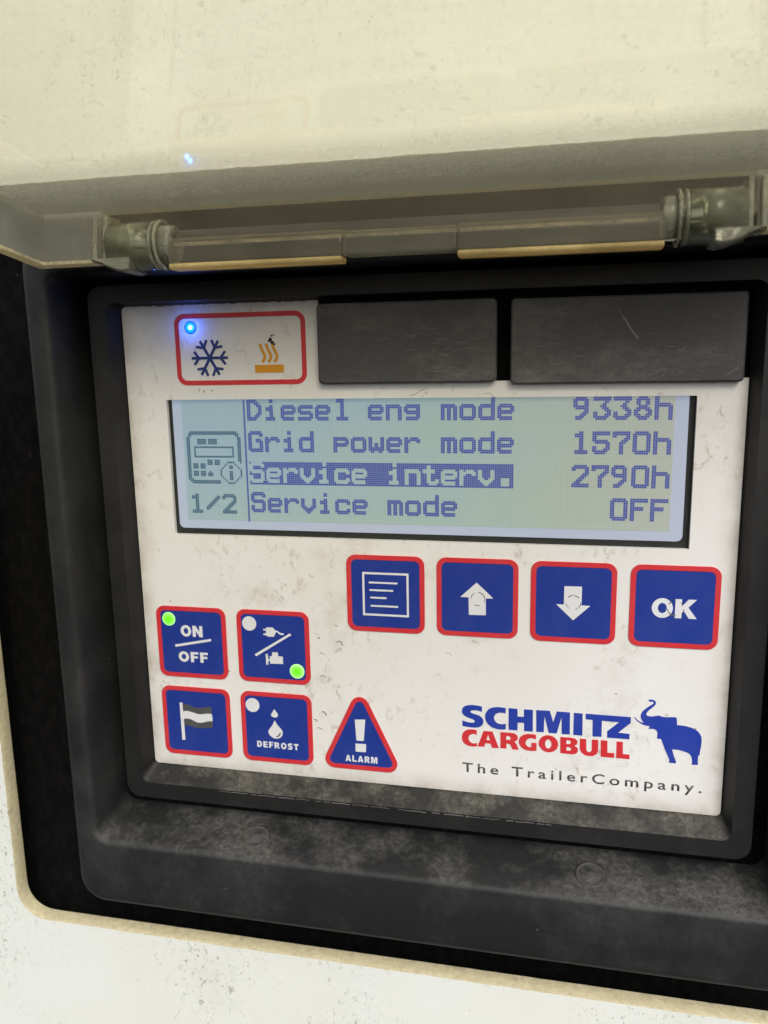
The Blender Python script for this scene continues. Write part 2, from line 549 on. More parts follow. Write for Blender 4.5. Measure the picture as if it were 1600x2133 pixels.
wall = empty('trailer_wall', W(8, 95, ZB), 'white painted trailer wall with grey dirt marks and a rough cream edged cut-out round the control panel', 'wall')
lf = hole_loop(0.16, 3.0, 0.45)
lm_ = hole_loop(0.10, 3.0, 0.05)
lb = hole_loop(0.05, 9.0)
bm = bmesh.new()
outer = [(-420, -420), (520, -420), (520, 300), (-420, 300)]
prism(bm, [outer, lf], ZB, ZB + 0.3)
finish('painted_skin', bm, M['body'], wall)
bm = bmesh.new()
n = len(lf)
def near(p, lst):
    return lst
# the three loops share their parametrisation except for rounding: resample to one length
def resample(lp, n):
    seg = [0.0]
    for i in range(len(lp)):
        a, b = Vector(lp[i]), Vector(lp[(i + 1) % len(lp)])
        seg.append(seg[-1] + (b - a).length)
    out_, k = [], 0
    for j in range(n):
        s = seg[-1] * j / n
        while seg[k + 1] < s:
            k += 1
        a, b = Vector(lp[k]), Vector(lp[(k + 1) % len(lp)])
        f = (s - seg[k]) / max(1e-9, seg[k + 1] - seg[k])
        p = a.lerp(b, f)
        out_.append((p.x, p.y))
    return out_
R1, R2, R3 = resample(lf, 1000), resample(lm_, 1000), resample(lb, 1000)
loft(bm, [[(p[0], p[1], ZB) for p in R1], [(p[0], p[1], ZB + 0.45) for p in R2], [(p[0], p[1], ZB + TH) for p in R3]])
finish('cut_edge', bm, M['cut'], wall, smooth=True)
# black foam bed seen in the gap round the frame
bm = bmesh.new()
prism(bm, [rrect(HX0 - 12, HY0 - 12, HX1 + 12, HY1 + 12, 8)], 2.2, 6.0)
finish('foam_bed', bm, M['foam'], wall)

# ---------------------------------------------------------------- black mounting frame
frame = empty('mounting_frame', W(8, 86.8, 2), 'black moulded plastic frame with dusty sill and clear flipped-up lid, round the control panel', 'frame')
bm = bmesh.new()
def roll(a, b, n, f):
    return [f(a + (b - a) * i / n) for i in range(n + 1)]
rows_ = [ring(-60.9, -46.0, 75.5, 68.9, 2.6, 1.2, 8)]
for i in range(5):                      # rolled inner edge, r 1.3
    a = math.radians(90 * i / 4)
    k = 1.3 * (1 - math.cos(a)); kz = 1.3 * (1 - math.sin(a))
    rows_.append(ring(-61.15 - k, -46.4 - k, 76.1 + k, 71.2 + k, 2.6 + k, -12.0 + kz, 8))
for i in range(6):                      # rolled outer edge, r 2.6
    a = math.radians(90 * i / 5)
    k = 2.6 * math.sin(a); kz = 2.6 * (1 - math.cos(a))
    rows_.append(ring(-64.3 - k, -50.9 - k, 79.2 + k, 84.4 + k, 3.6 + k, -12.0 + kz, 8))
rows_.append(ring(-67.2, -53.8, 82.0, 87.3, 6.3, 2.4, 8))
loft(bm, rows_)
finish('bezel', bm, M['frame'], frame, smooth=True)
bm = bmesh.new()
prism(bm, [rrect(-61.5, -46.5, 76.0, 69.0, 3.5)], 1.1, 2.0)
finish('groove_floor', bm, M['foam'], frame)
M['cap_wear'] = m_flat('cap_wear', (0.075, 0.073, 0.068), 0.9, 0.1)
# two moulded screw caps in the sill
for sx, sy in ((-27.0, 69.95), (42.5, 69.95)):
    bm = bmesh.new()
    th = math.atan2(3.2, 13.2)          # sill slope
    def cap_pt(r, a, h, sx=sx):
        dx = r * math.cos(a); dz = r * math.sin(a)
        zc = -6.0 + dz
        yc = 68.4 + (1.2 - zc) * (3.2 / 13.2)
        return (sx + dx, yc - h, zc)
    rings_ = [(3.0, -0.05), (2.9, 0.16), (2.6, 0.20), (2.4, 0.02), (2.2, 0.02), (0.9, 0.05), (0.8, 0.16), (0.3, 0.14)]
    loft(bm, [[cap_pt(r, 2 * math.pi * i / 32, h) for i in range(32)] for r, h in rings_], mats=[0, 0, 1, 0, 0, 1, 0], close_last=True)
    finish('screw_cap', bm, [M['frame'], M['cap_wear']], frame, smooth=True)

# ---------------------------------------------------------------- clear lid, flipped up
M['clear_plate'] = m_clear('lid_plate', (0.972, 0.953, 0.852), 0.12, (0.57, 0.56, 0.47), rough=0.05, noise_scale=30, speck=0.36, hinge_dust=0.62)
M['clear_wall'] = m_clear('lid_wall', (0.86, 0.85, 0.80), 0.70, (0.52, 0.52, 0.47), rough=0.12, noise_scale=35, speck=0.16, grain=0.2)
M['clear_rear'] = m_clear('lid_rear', (0.90, 0.87, 0.80), 0.30, (0.36, 0.32, 0.24), rough=0.08, noise_scale=40, speck=0.12, grain=0.3)
M['clear_edge'] = m_clear('lid_edge', (0.9, 0.85, 0.7), 0.92, (0.99, 0.92, 0.74), rough=0.15, noise_scale=120, speck=0.5)  # bright edge line of the plastic put into the dust colour
M['clear_tab'] = m_clear('lid_tab', (0.92, 0.90, 0.84), 0.33, (0.40, 0.385, 0.32), rough=0.05, noise_scale=70, speck=0.2, grain=0.3, inner=0.4)
M['yellow_edge'] = m_clear('lid_yellowed_lit_edge', (0.85, 0.7, 0.35), 0.88, (0.99, 0.84, 0.50), rough=0.2, noise_scale=60, speck=0.2, grain=0.15)  # yellowish plastic, light piped from the plate painted as pale colour
M['pin'] = m_plastic('hinge_pin', (0.085, 0.095, 0.045), dust=(0.42, 0.43, 0.30), up=0.9, side=0.8, rough=0.5)
M['barrel'] = m_glass('hinge_barrel', (0.94, 0.95, 0.88), 0.30, (0.50, 0.51, 0.42), 0.04)
M['cap'] = m_glass('hinge_cap', (0.92, 0.93, 0.86), 0.60, (0.62, 0.63, 0.54), 0.05)
M['rib'] = m_glass('hinge_rib', (0.94, 0.94, 0.88), 0.55, (0.70, 0.70, 0.60), 0.05)
M['lug'] = m_glass('hinge_lug', (0.92, 0.92, 0.88), 0.45, (0.55, 0.55, 0.48), 0.06)

TI = math.tan(math.radians(8.0))
LX0, LX1 = -55.5, 73.7
LL = 108.0
cs, sn = math.cos(math.radians(8.0)), math.sin(math.radians(8.0))
def lid_pt(s, h):
    """s along the lid away from the hinge, h down from its underside -> (y, z)"""
    return (-55.72 - s * sn + h * cs, -19.0 - s * cs - h * sn)

lid_bm = bmesh.new()
WT, PT, WH = 2.2, 2.4, 8.7
# plate
bar(lid_bm, LX0 - WT, LX1 + WT, [lid_pt(-WT, 0), lid_pt(LL, 0), lid_pt(LL, -PT), lid_pt(-WT, -PT)], 0)
# rear wall (three bays: the lug ends reach full depth, the middle is cut higher)
def rear(x0, x1, h, mi=1):
    f = bar(lid_bm, x0, x1, [lid_pt(0, 0.02), lid_pt(0, h), lid_pt(-WT, h), lid_pt(-WT, 0.02)], mi, caps=False)
    f[1].material_index = 2
rear(LX0 - WT, -44.0, WH)
rear(-44.0, 62.2, 6.0, 3)
rear(62.2, LX1 + WT, WH)
# side walls
for xs in ((LX0 - WT, LX0), (LX1, LX1 + WT)):
    f = bar(lid_bm, xs[0], xs[1], [lid_pt(0.02, 0.02), lid_pt(0.02, WH), lid_pt(LL - WT, WH), lid_pt(LL - WT, 0.02)], 1)
    f[1].material_index = 2
# lower lip of the rear and side walls, its bright edge line painted near-white
LIP = 0.5
for xa, xb in ((LX0 - WT, -44.9), (63.2, LX1 + WT)):
    bar(lid_bm, xa, xb, [lid_pt(0.06, WH - LIP), lid_pt(0.06, WH + 0.03), lid_pt(-WT, WH + 0.03), lid_pt(-WT, WH - LIP)], 2)
for xa, xb in ((LX0 - WT, LX0 + 0.06), (LX1 - 0.06, LX1 + WT)):
    bar(lid_bm, xa, xb, [lid_pt(0.08, WH - LIP), lid_pt(0.08, WH + 0.03), lid_pt(LL - WT, WH + 0.03), lid_pt(LL - WT, WH - LIP)], 2)
# front wall, out of the picture above the viewer
f = bar(lid_bm, LX0 - WT, LX1 + WT, [lid_pt(LL - WT, 0.02), lid_pt(LL - WT, WH), lid_pt(LL, WH), lid_pt(LL, 0.02)], 1)
f[1].material_index = 2
lid = finish('lid', lid_bm, [M['clear_plate'], M['clear_wall'], M['clear_edge'], M['clear_rear']], frame)
lid['label'] = 'dusty clear plastic lid flipped up on its hinges'

# tabs along the hinge edge with yellowed lower edges, piped light painted into their colour
def tab(name, x0, x1, top, bot, mat, edge, r=2.0):
    zc = -19.6
    prof = [(top, zc + 1.6), (top, zc - 1.0), (top + 0.5, zc - 1.8), (top + 1.9, zc - 2.1), (bot - 1.0, zc - 2.3), (bot - 0.95, zc + 1.6)]
    bm = bmesh.new()
    bar(bm, x0, x1, prof, 0)
    if edge:
        bar(bm, x0, x1, [(bot - 0.93, zc + 1.55), (bot - 0.98, zc - 2.3), (bot - 0.25, zc - 2.34), (bot, zc - 1.8), (bot, zc + 1.2)], 1)
    return finish(name, bm, [M['clear_tab'], M['yellow_edge']], lid, bevel=0.25, segs=2)
tab('hinge_tab', -30.6, -0.4, -50.4, -45.15, M['clear_tab'], True)
tab('hinge_tab', 18.4, 49.2, -50.4, -45.15, M['clear_tab'], True)
tab('hinge_bridge', -0.2, 18.2, -50.2, -45.2, M['clear_tab'], False)

for side in (-1, 1):
    mxx = lambda x: 9.1 + side * x          # mirrored about the lid's middle
    cy, cz = -49.75, -17.9
    bm = bmesh.new()
    # barrel: tube with stepped end, a flange and a bored end cap
    tube_x(bm, [(mxx(51.5), 4.0), (mxx(43.7), 4.0), (mxx(43.6), 3.55), (mxx(51.4), 3.55), (mxx(51.5), 4.0)], cy, cz)
    for xa, xb, ra in ((43.55, 43.0, 4.15), (42.45, 41.95, 4.3)):
        xm = (xa + xb) / 2
        rr_ = []
        for i in range(9):
            t = 2 * math.pi * i / 8
            rr_.append((mxx(xm + (xa - xb) / 2 * math.cos(t)), ra - 0.35 + 0.35 * math.sin(t)))
        tube_x(bm, rr_, cy, cz, mi=1)
    tube_x(bm, [(mxx(43.2), 3.6), (mxx(42.0), 3.55), (mxx(42.0), 3.2), (mxx(43.2), 3.2), (mxx(43.2), 3.6)], cy, cz)
    bmesh.ops.remove_doubles(bm, verts=bm.verts, dist=1e-7)
    finish('hinge_barrel', bm, [M['barrel'], M['rib']], lid, smooth=True)
    bm = bmesh.new()
    tube_x(bm, [(mxx(42.1), 3.3), (mxx(40.3), 3.2), (mxx(39.9), 2.9), (mxx(39.8), 1.6), (mxx(40.2), 1.4), (mxx(42.1), 1.35), (mxx(42.1), 3.3)], cy, cz)
    bmesh.ops.remove_doubles(bm, verts=bm.verts, dist=1e-7)
    finish('hinge_cap', bm, M['cap'], lid, smooth=True)
    bm = bmesh.new()
    tube_x(bm, [(mxx(51.4), 3.2), (mxx(44.2), 3.1), (mxx(43.2), 2.2), (mxx(41.5), 1.9)], cy, cz)
    rr_ = tube_x(bm, [(mxx(41.4), 1.9), (mxx(41.35), 0.05)], cy, cz, mi=1)
    finish('hinge_pin', bm, [M['pin'], M['hole']], lid, smooth=True)
    # lug: side cheek with the swelling below it that carries the barrel
    bm = bmesh.new()
    prof = [lid_pt(0.0, 0.1)] + [(-47.0 + 0.1, -20.3)]
    xs = [54.2, 53.4, 52.2, 50.8, 49.4, 48.0, 47.0]
    lows = [-47.05, -46.95, -46.5, -45.8, -45.25, -45.05, -45.3]
    rows = []
    for x, lo in zip(xs, lows):
        rows.append([bm.verts.new(W(mxx(x), y, z)) for y, z in ((-47.6, -15.5), (-47.6, -21.6), (lo - 0.35, -22.2), (lo, -21.4), (lo, -15.5))])
    for a in range(len(rows) - 1):
        for i in range(5):
            j = (i + 1) % 5
            bm.faces.new((rows[a][i], rows[a][j], rows[a + 1][j], rows[a + 1][i]))
    bm.faces.new(rows[0]); bm.faces.new(list(reversed(rows[-1])))
    for xa, xb in ((51.6, 52.4), (53.5, 54.3)):
        b0 = mxx(xa); b1 = mxx(xb)
        bar(bm, min(b0, b1), max(b0, b1), [(-54.8, -15.5), (-54.8, -20.0), (-47.7, -21.2), (-46.9, -21.0), (-46.9, -15.5)], 1)
    finish('hinge_lug', bm, [M['lug'], M['rib']], lid, bevel=0.4, segs=3)

# outlines of the printed marks, in panel millimetres
MARK = {
 'letter_s': [[[20.68,39.45],[20.65,40.58],[19.9,40.35],[19.05,40.33],[18.5,40.46],[18.35,40.71],[18.54,40.98],[19.3,41.2],[20.14,41.43],[20.75,41.9],[21.0,42.53],[20.88,43.19],[20.52,43.68],[19.91,43.99],[19.06,44.12],[17.84,44.06],[16.72,43.93],[16.72,42.75],[17.6,43.01],[18.33,43.1],[18.94,43.05],[19.24,42.81],[19.18,42.55],[18.69,42.27],[17.84,42.01],[17.11,41.68],[16.72,41.25],[16.58,40.68],[16.72,40.09],[17.17,39.59],[17.83,39.35],[18.68,39.24],[19.65,39.28]]],
 'letter_c': [[[25.39,39.4],[25.4,40.53],[24.71,40.42],[23.99,40.48],[23.39,40.82],[23.1,41.45],[23.1,41.9],[23.41,42.53],[24.01,42.86],[24.73,42.93],[25.42,42.75],[25.46,43.93],[24.74,44.07],[23.66,44.03],[22.7,43.75],[21.85,43.11],[21.38,42.3],[21.26,41.54],[21.41,40.75],[21.89,40.0],[22.6,39.52],[23.5,39.32],[24.46,39.28]]],
 'letter_h': [[[25.97,39.33],[27.75,39.37],[27.77,41.01],[29.01,40.97],[28.99,39.37],[30.76,39.36],[30.81,43.97],[29.09,43.99],[29.07,42.25],[27.79,42.29],[27.79,43.97],[26.02,43.96]]],
 'letter_m': [[[31.41,39.34],[34.06,39.29],[34.77,41.65],[35.4,39.31],[37.96,39.32],[38.02,43.95],[36.46,43.99],[36.35,40.44],[35.48,43.95],[33.92,43.98],[33.04,40.45],[32.96,43.91],[31.49,43.94]]],
 'letter_i': [[[38.69,39.34],[40.38,39.35],[40.45,43.97],[38.69,43.97]]],
 'letter_tz': [[[40.95,39.33],[49.45,39.37],[49.47,40.55],[47.19,42.79],[49.33,42.88],[49.35,43.99],[45.15,44.0],[45.12,42.68],[47.29,40.61],[44.06,40.54],[44.09,43.94],[42.37,43.97],[42.3,40.52],[40.96,40.5]]],
 'red_c': [[[19.61,44.6],[19.65,45.65],[19.07,45.47],[18.58,45.57],[18.12,45.91],[17.93,46.52],[18.09,47.09],[18.52,47.49],[19.07,47.6],[19.68,47.41],[19.71,48.13],[18.83,48.28],[17.85,48.17],[17.11,47.77],[16.68,47.15],[16.58,46.37],[16.74,45.57],[17.23,44.94],[18.03,44.57],[18.82,44.52]]],
 'red_a': [[[21.01,44.65],[22.82,44.68],[24.12,48.13],[22.73,48.19],[22.45,47.32],[21.36,47.29],[21.21,48.13],[19.83,48.12]],[[21.92,45.38],[22.33,46.63],[21.6,46.59]]],
 'red_r': [[[24.39,44.65],[26.3,44.59],[27.26,44.69],[27.8,45.13],[27.89,45.77],[27.52,46.33],[27.16,46.42],[27.65,46.96],[28.08,48.16],[26.82,48.15],[26.39,47.18],[25.97,46.98],[25.64,46.99],[25.62,48.12],[24.42,48.1]],[[25.59,45.35],[26.19,45.4],[26.5,45.7],[26.32,46.17],[25.6,46.21]]],
 'red_g': [[[31.47,44.62],[31.48,45.59],[30.71,45.4],[30.01,45.52],[29.54,46.02],[29.4,46.55],[29.61,47.11],[30.09,47.37],[30.57,47.32],[30.59,46.38],[31.62,46.38],[31.62,48.03],[30.64,48.19],[29.45,48.1],[28.61,47.59],[28.12,46.86],[28.05,46.15],[28.34,45.34],[28.93,44.84],[29.75,44.57],[30.7,44.52]]],
 'red_o': [[[35.83,46.29],[35.79,46.69],[35.66,47.08],[35.44,47.43],[35.15,47.73],[34.79,47.95],[34.39,48.09],[33.96,48.14],[33.53,48.1],[33.12,47.97],[32.76,47.76],[32.45,47.47],[32.21,47.13],[32.06,46.74],[32.01,46.34],[32.05,45.93],[32.18,45.54],[32.4,45.19],[32.7,44.9],[33.06,44.67],[33.46,44.54],[33.89,44.49],[34.31,44.53],[34.72,44.66],[35.08,44.87],[35.39,45.16],[35.63,45.5],[35.77,45.88]],[[34.51,46.36],[34.5,46.58],[34.46,46.78],[34.39,46.97],[34.29,47.13],[34.18,47.24],[34.05,47.32],[33.91,47.34],[33.77,47.32],[33.64,47.25],[33.52,47.14],[33.41,46.98],[33.34,46.8],[33.29,46.59],[33.27,46.37],[33.28,46.16],[33.32,45.95],[33.39,45.76],[33.49,45.6],[33.6,45.49],[33.73,45.41],[33.87,45.39],[34.01,45.41],[34.14,45.48],[34.26,45.6],[34.36,45.75],[34.44,45.93],[34.49,46.14]]],
 'red_b': [[[36.19,44.66],[38.07,44.62],[39.06,44.73],[39.57,45.26],[39.49,45.9],[38.98,46.33],[39.57,46.66],[39.7,47.29],[39.43,47.9],[38.74,48.15],[36.27,48.1]],[[37.39,45.19],[37.97,45.2],[38.3,45.5],[38.16,45.96],[37.41,46.06]],[[37.43,46.66],[38.01,46.68],[38.39,46.96],[38.26,47.42],[37.45,47.47]]],
 'red_u': [[[39.98,44.65],[41.21,44.66],[41.28,46.89],[41.44,47.29],[41.84,47.42],[42.2,47.19],[42.31,46.8],[42.28,44.66],[43.5,44.65],[43.55,46.94],[43.29,47.67],[42.67,48.11],[41.87,48.22],[40.94,48.08],[40.29,47.56],[40.01,46.88]]],
 'red_l': [[[43.97,44.65],[45.25,44.66],[45.31,47.19],[46.6,47.17],[46.62,48.16],[44.05,48.15]]],
 'red_l2': [[[46.97,44.66],[48.16,44.65],[48.23,47.21],[49.5,47.22],[49.51,48.17],[46.99,48.15]]],
 'elephant': [[[52.54,35.55],[53.05,35.45],[53.62,35.57],[53.91,35.88],[53.95,36.24],[53.71,36.68],[53.22,37.19],[52.68,37.7],[52.37,38.15],[52.26,38.58],[52.44,38.82],[53.01,38.94],[53.76,38.82],[54.31,38.67],[54.69,38.62],[55.16,38.81],[55.82,38.87],[56.74,38.77],[57.58,38.72],[57.84,38.86],[57.93,39.32],[58.0,40.31],[58.86,40.31],[59.88,40.44],[60.82,40.7],[61.67,41.15],[62.2,41.73],[62.51,42.39],[62.6,43.22],[62.53,44.38],[62.39,45.34],[62.37,46.19],[62.13,46.21],[62.09,47.06],[62.17,48.17],[60.99,48.21],[61.09,47.85],[61.03,47.16],[60.83,46.44],[60.43,45.95],[59.67,45.65],[58.54,45.38],[57.33,45.36],[57.5,46.01],[57.78,46.94],[58.12,47.76],[58.14,48.21],[56.85,48.2],[56.92,47.66],[56.55,46.73],[55.92,45.3],[55.39,43.86],[55.2,43.4],[54.47,43.39],[54.47,42.14],[54.26,41.68],[53.78,41.46],[52.7,41.46],[52.97,41.16],[52.93,40.91],[52.34,40.89],[51.67,40.7],[50.9,40.27],[50.31,39.74],[50.05,39.28],[50.18,39.27],[50.59,39.77],[51.18,40.19],[51.75,40.36],[51.86,40.26],[51.5,39.85],[51.25,39.18],[51.26,38.66],[51.52,38.06],[52.01,37.49],[52.74,36.86],[53.37,36.39],[53.57,36.12],[53.45,35.91],[53.16,35.85],[52.77,35.95]]],
 'plug': [[[-24.64,25.23],[-24.51,25.17],[-23.31,25.13],[-22.9,25.32],[-22.66,25.78],[-22.32,25.73],[-22.03,25.86],[-21.57,26.25],[-20.74,26.29],[-20.75,26.62],[-21.35,26.65],[-21.7,26.52],[-22.16,26.16],[-22.4,26.06],[-22.62,26.31],[-22.8,26.91],[-23.05,27.14],[-24.13,27.18],[-24.66,27.02],[-24.68,26.87],[-25.25,26.88],[-25.3,26.58],[-24.69,26.49],[-24.66,25.86],[-25.24,25.89],[-25.22,25.53],[-24.65,25.54]]],
 'plug_slash': [[[-27.47,31.3],[-19.43,26.2],[-19.1,26.57],[-27.09,31.71]]],
 'engine': [[[-24.97,31.04],[-24.49,31.05],[-24.47,32.22],[-24.06,32.2],[-24.09,31.51],[-23.57,31.48],[-23.5,30.6],[-22.24,30.55],[-22.22,31.43],[-21.2,31.43],[-21.18,33.06],[-24.04,33.16],[-24.07,32.56],[-24.47,32.59],[-24.48,33.43],[-24.96,33.45]]],
 'flag_pole': [[[-45.57,43.61],[-44.89,43.58],[-44.77,52.29],[-45.5,52.37]]],
 'flag_white': [[[-45.08,45.79],[-44.7,45.57],[-43.98,45.42],[-43.13,45.57],[-42.29,45.75],[-41.53,45.97],[-40.75,46.0],[-39.6,45.78],[-38.4,45.67],[-38.09,45.8],[-38.01,47.44],[-38.64,47.37],[-39.58,47.64],[-40.73,47.98],[-41.66,47.97],[-42.42,47.63],[-43.25,47.27],[-44.1,47.23],[-44.89,47.37]]],
 'flag_top': [[[-44.91,43.95],[-44.3,43.8],[-43.59,43.88],[-42.76,44.24],[-41.86,44.52],[-40.94,44.52],[-39.86,44.29],[-38.79,44.1],[-38.1,44.26],[-38.14,45.52],[-38.4,45.67],[-39.6,45.78],[-40.75,46.0],[-41.53,45.97],[-42.29,45.75],[-43.13,45.57],[-43.98,45.42],[-44.92,45.63]]],
 'flag_bottom': [[[-44.86,47.37],[-44.1,47.23],[-43.25,47.27],[-42.42,47.63],[-41.66,47.97],[-40.73,47.98],[-39.58,47.64],[-38.64,47.37],[-38.01,47.44],[-38.1,48.89],[-39.1,49.05],[-40.39,49.23],[-41.39,49.31],[-42.24,49.24],[-43.07,48.92],[-44.07,48.86],[-44.8,48.99]]],
 'drop_small': [[[-23.63,43.42],[-23.42,43.78],[-22.99,44.28],[-22.82,44.68],[-22.95,45.06],[-23.24,45.29],[-23.73,45.34],[-24.21,45.16],[-24.4,44.85],[-24.33,44.47],[-24.0,44.03]]],
 'drop_large': [[[-23.59,46.02],[-23.45,46.38],[-23.07,47.01],[-22.45,47.71],[-22.07,48.17],[-21.93,48.74],[-22.08,49.34],[-22.47,49.87],[-23.05,50.13],[-23.71,50.19],[-24.35,49.95],[-24.91,49.5],[-25.18,48.94],[-25.1,48.35],[-24.57,47.64],[-24.05,46.84],[-23.73,46.16]]],
 'drop_glint': [[[-22.62,48.72],[-22.38,48.78],[-22.43,49.12],[-22.7,49.51],[-23.03,49.75],[-23.36,49.82],[-23.44,49.64],[-23.1,49.47],[-22.85,49.24]]],
 'on_slash': [[[-45.67,30.2],[-37.27,28.45],[-37.22,28.98],[-45.63,30.73]]],
 'bang': [[[-5.87,44.36],[-3.62,44.18],[-4.05,49.02],[-5.62,49.04]]],
 'bang_dot': [[[-5.86,49.75],[-3.56,49.7],[-3.64,51.53],[-5.87,51.58]]],
 'arrow_up': [[[19.49,13.59],[22.76,16.68],[21.3,16.75],[21.32,20.16],[17.99,20.23],[17.93,16.65],[16.31,16.62]]],
 'arrow_down': [[[36.25,13.58],[39.53,13.54],[39.54,17.24],[41.16,17.31],[38.04,20.31],[34.79,17.22],[36.24,17.25]]],
}

# ---------------------------------------------------------------- control panel
panel = empty('control_panel', W(7, 58, 1), 'white membrane control panel with lit four-line display, blue keys and elephant logo', 'control panel')
FX0, FY0, FX1, FY1 = -52.55, -41.05, 66.8, 58.5
LC = (-44.03, -22.33, 58.45, 5.70)         # display window

bm = bmesh.new()
loft(bm, [ring(FX0 - 0.05, FY0 - 0.05, FX1 + 0.05, FY1 + 0.05, 1.1, 0.6, 6),
          ring(-54.2, -41.6, 68.3, 61.6, 1.8, -3.4, 6),
          ring(-57.9, -45.0, 71.9, 65.2, 3.0, -3.4, 6),
          ring(-58.2, -45.3, 72.2, 65.5, 3.0, 1.0, 6)])
n_rim = len(bm.faces)
x = -36.0
while x < 34.0:                              # pale wear along the lower crest
    ln = rnd.uniform(1.0, 4.0)
    pts = [(x + ln * i / 6, 61.98 + rnd.uniform(-0.07, 0.07)) for i in range(7)]
    prism(bm, [stroke(pts, rnd.uniform(0.05, 0.14))], -3.41 - 0.003 * rnd.random(), -3.38)
    x += ln * rnd.uniform(0.9, 1.5)
bm.faces.ensure_lookup_table()
for f in list(bm.faces)[n_rim:]:
    f.material_index = 1
finish('rim', bm, [M['rim'], M['scuff']], panel, bevel=0.35, segs=2, angle=25)
plate('back_board', [[rrect(FX0 - 1, FY0 - 0.3, FX1 + 1, FY1 + 1, 1)]], 1.6, 3.0, M['lcd_frame'], panel)

nx0, ny1 = -11.2, -25.35                     # notch for the two blanking covers
out_pts = [p for p in rrect(FX0, FY0, FX1, FY1, 1.0)]
bl = [p for p in rrect(FX0, FY0, FX1, FY1, 1.0)[7:]]      # drop the top-right corner arc
face_outer = [(nx0, FY0), (nx0, ny1), (FX1, ny1)] + bl
# dried specks and hairs stuck to the membrane
rs = random.Random(21)
bm = bmesh.new()
prism(bm, [face_outer, rrect(*LC, 0.25)], 0.0, 0.95)
n_face = len(bm.faces)
def fleck(x, y, ln, w, ang, curl):
    pts = []
    for i in range(7):
        t = i / 6 - 0.5
        a = ang + 0.5 * curl * t + rs.uniform(-0.25, 0.25)
        pts.append((x + ln * t * math.cos(a), y + ln * t * math.sin(a) + curl * 0.22 * ln * (t * t)))
    prism(bm, [stroke(pts, w * rs.uniform(0.5, 0.85))], -0.05 - 0.01 * rs.random(), 0.0)
for x, y, ln, w, a, cu in ((-13.2, 26.9, .5, .3, 0, 0), (-8.6, 27.4, 1.7, .28, .5, 1.8), (-12.6, 30.2, 1.0, .16, .2, .6), (-12.5, 35.1, 1.3, .2, .2, 1.6), (-12.4, 43.4, 1.3, .24, .8, 1.0),
                           (-14.4, 45.2, .9, .2, .5, 1.0), (-13.6, 47.0, 1.2, .2, .4, .8), (-33.6, 35.6, .35, .25, 0, 0), (-36.6, -24.2, .6, .22, 2.2, .3), (-35.6, -24.0, .6, .2, 2.0, .3), (-33.9, -24.1, .5, .2, 2.2, .3),
                           (8.2, -23.4, 3.4, .10, 2.7, 1.2), (22.0, -22.9, 2.6, .08, .5, .8), (-38.0, -38.3, .2, .12, 0, 0), (61.3, 40.8, .3, .22, 0, 0), (46.5, 34.8, .35, .2, .3, 0), (14.0, 28.5, 1.4, .09, .4, 1.0),
                           (-2.6, 26.5, .9, .10, 1.1, .8), (-9.4, 24.0, .7, .12, .3, .6), (3.0, 9.0, .4, .16, .2, 0), (-46.2, 20.5, .35, .2, 1.2, 0), (-25.1, 12.0, .3, .14, .5, 0), (-47.9, -36.0, .3, .12, 0.3, 0)):
    fleck(x, y, ln, w, a, cu)
# caked dirt along the top edge of the face
x = -50.0
while x < -11.5:
    ln = rs.uniform(0.6, 2.2)
    h = rs.uniform(0.02, 0.32)
    pts = [(x, -41.2)] + [(x + ln * i / 5, -41.05 + h * rs.uniform(0.3, 1.0)) for i in range(6)] + [(x + ln, -41.2)]
    prism(bm, [pts], -0.06 - 0.01 * rs.random(), 0.0)
    x += ln * rs.uniform(0.9, 2.2)
bm.faces.ensure_lookup_table()
for f in list(bm.faces)[n_face:]:
    f.material_index = 1
face = finish('face_plate', bm, [M['face'], M['grime']], panel)

# blanking covers
def cover(x0, y0, x1, y1, rs, scuffs):
    bm = bmesh.new()
    loft(bm, [ring(x0, y0, x1, y1, rs, 1.5, 5), ring(x0, y0, x1, y1, rs, -1.45, 5), ring(x0 + 0.3, y0 + 0.3, x1 - 0.3, y1 - 0.3, rs, -1.75, 5)], close_last=True)
    n0 = len(bm.faces)
    for pts, w in scuffs:
        prism(bm, [stroke(pts, w)], -1.762 - 0.004 * rnd.random(), -1.74)
    bm.faces.ensure_lookup_table()
    for f in list(bm.faces)[n0:]:
        f.material_index = 1
    return finish('blanking_cover', bm, [M['cover'], M['scuff']], panel)
def scribble(x, y, ln, ang, wob, n=8):
    pts, a = [(x, y)], ang
    for _ in range(n):
        a = ang + rnd.uniform(-wob, wob)
        pts.append((pts[-1][0] + ln / n * math.cos(a), pts[-1][1] + ln / n * math.sin(a)))
    return pts
sc_a, sc_b = [], []
for _ in range(95):
    x, y = rnd.gauss(10.5, 6.0), rnd.gauss(-32.2, 2.0)
    if -9.5 < x < 19.5 and -38 < y < -27:
        sc_a.append((scribble(x, y, rnd.uniform(0.3, 2.6), rnd.gauss(-0.05, 0.25), 0.4), rnd.uniform(0.02, 0.05)))
for _ in range(10):
    sc_a.append((scribble(rnd.uniform(10, 19), rnd.uniform(-28.2, -26.2), rnd.uniform(0.8, 2.5), rnd.gauss(0.35, 0.2), 0.5), rnd.uniform(0.03, 0.08)))
for _ in range(95):
    x, y = rnd.gauss(37.0, 9.0), rnd.gauss(-31.6, 2.0)
    if 26.6 < x < 60 and -38 < y < -27:
        sc_b.append((scribble(x, y, rnd.uniform(0.3, 2.2), rnd.gauss(-0.03, 0.2), 0.4), rnd.uniform(0.02, 0.05)))
for _ in range(16):
    sc_b.append((scribble(rnd.gauss(51, 4.5), rnd.gauss(-26.6, 0.35), rnd.uniform(0.3, 1.1), rnd.gauss(0.1, 0.5), 0.7), rnd.uniform(0.04, 0.11)))
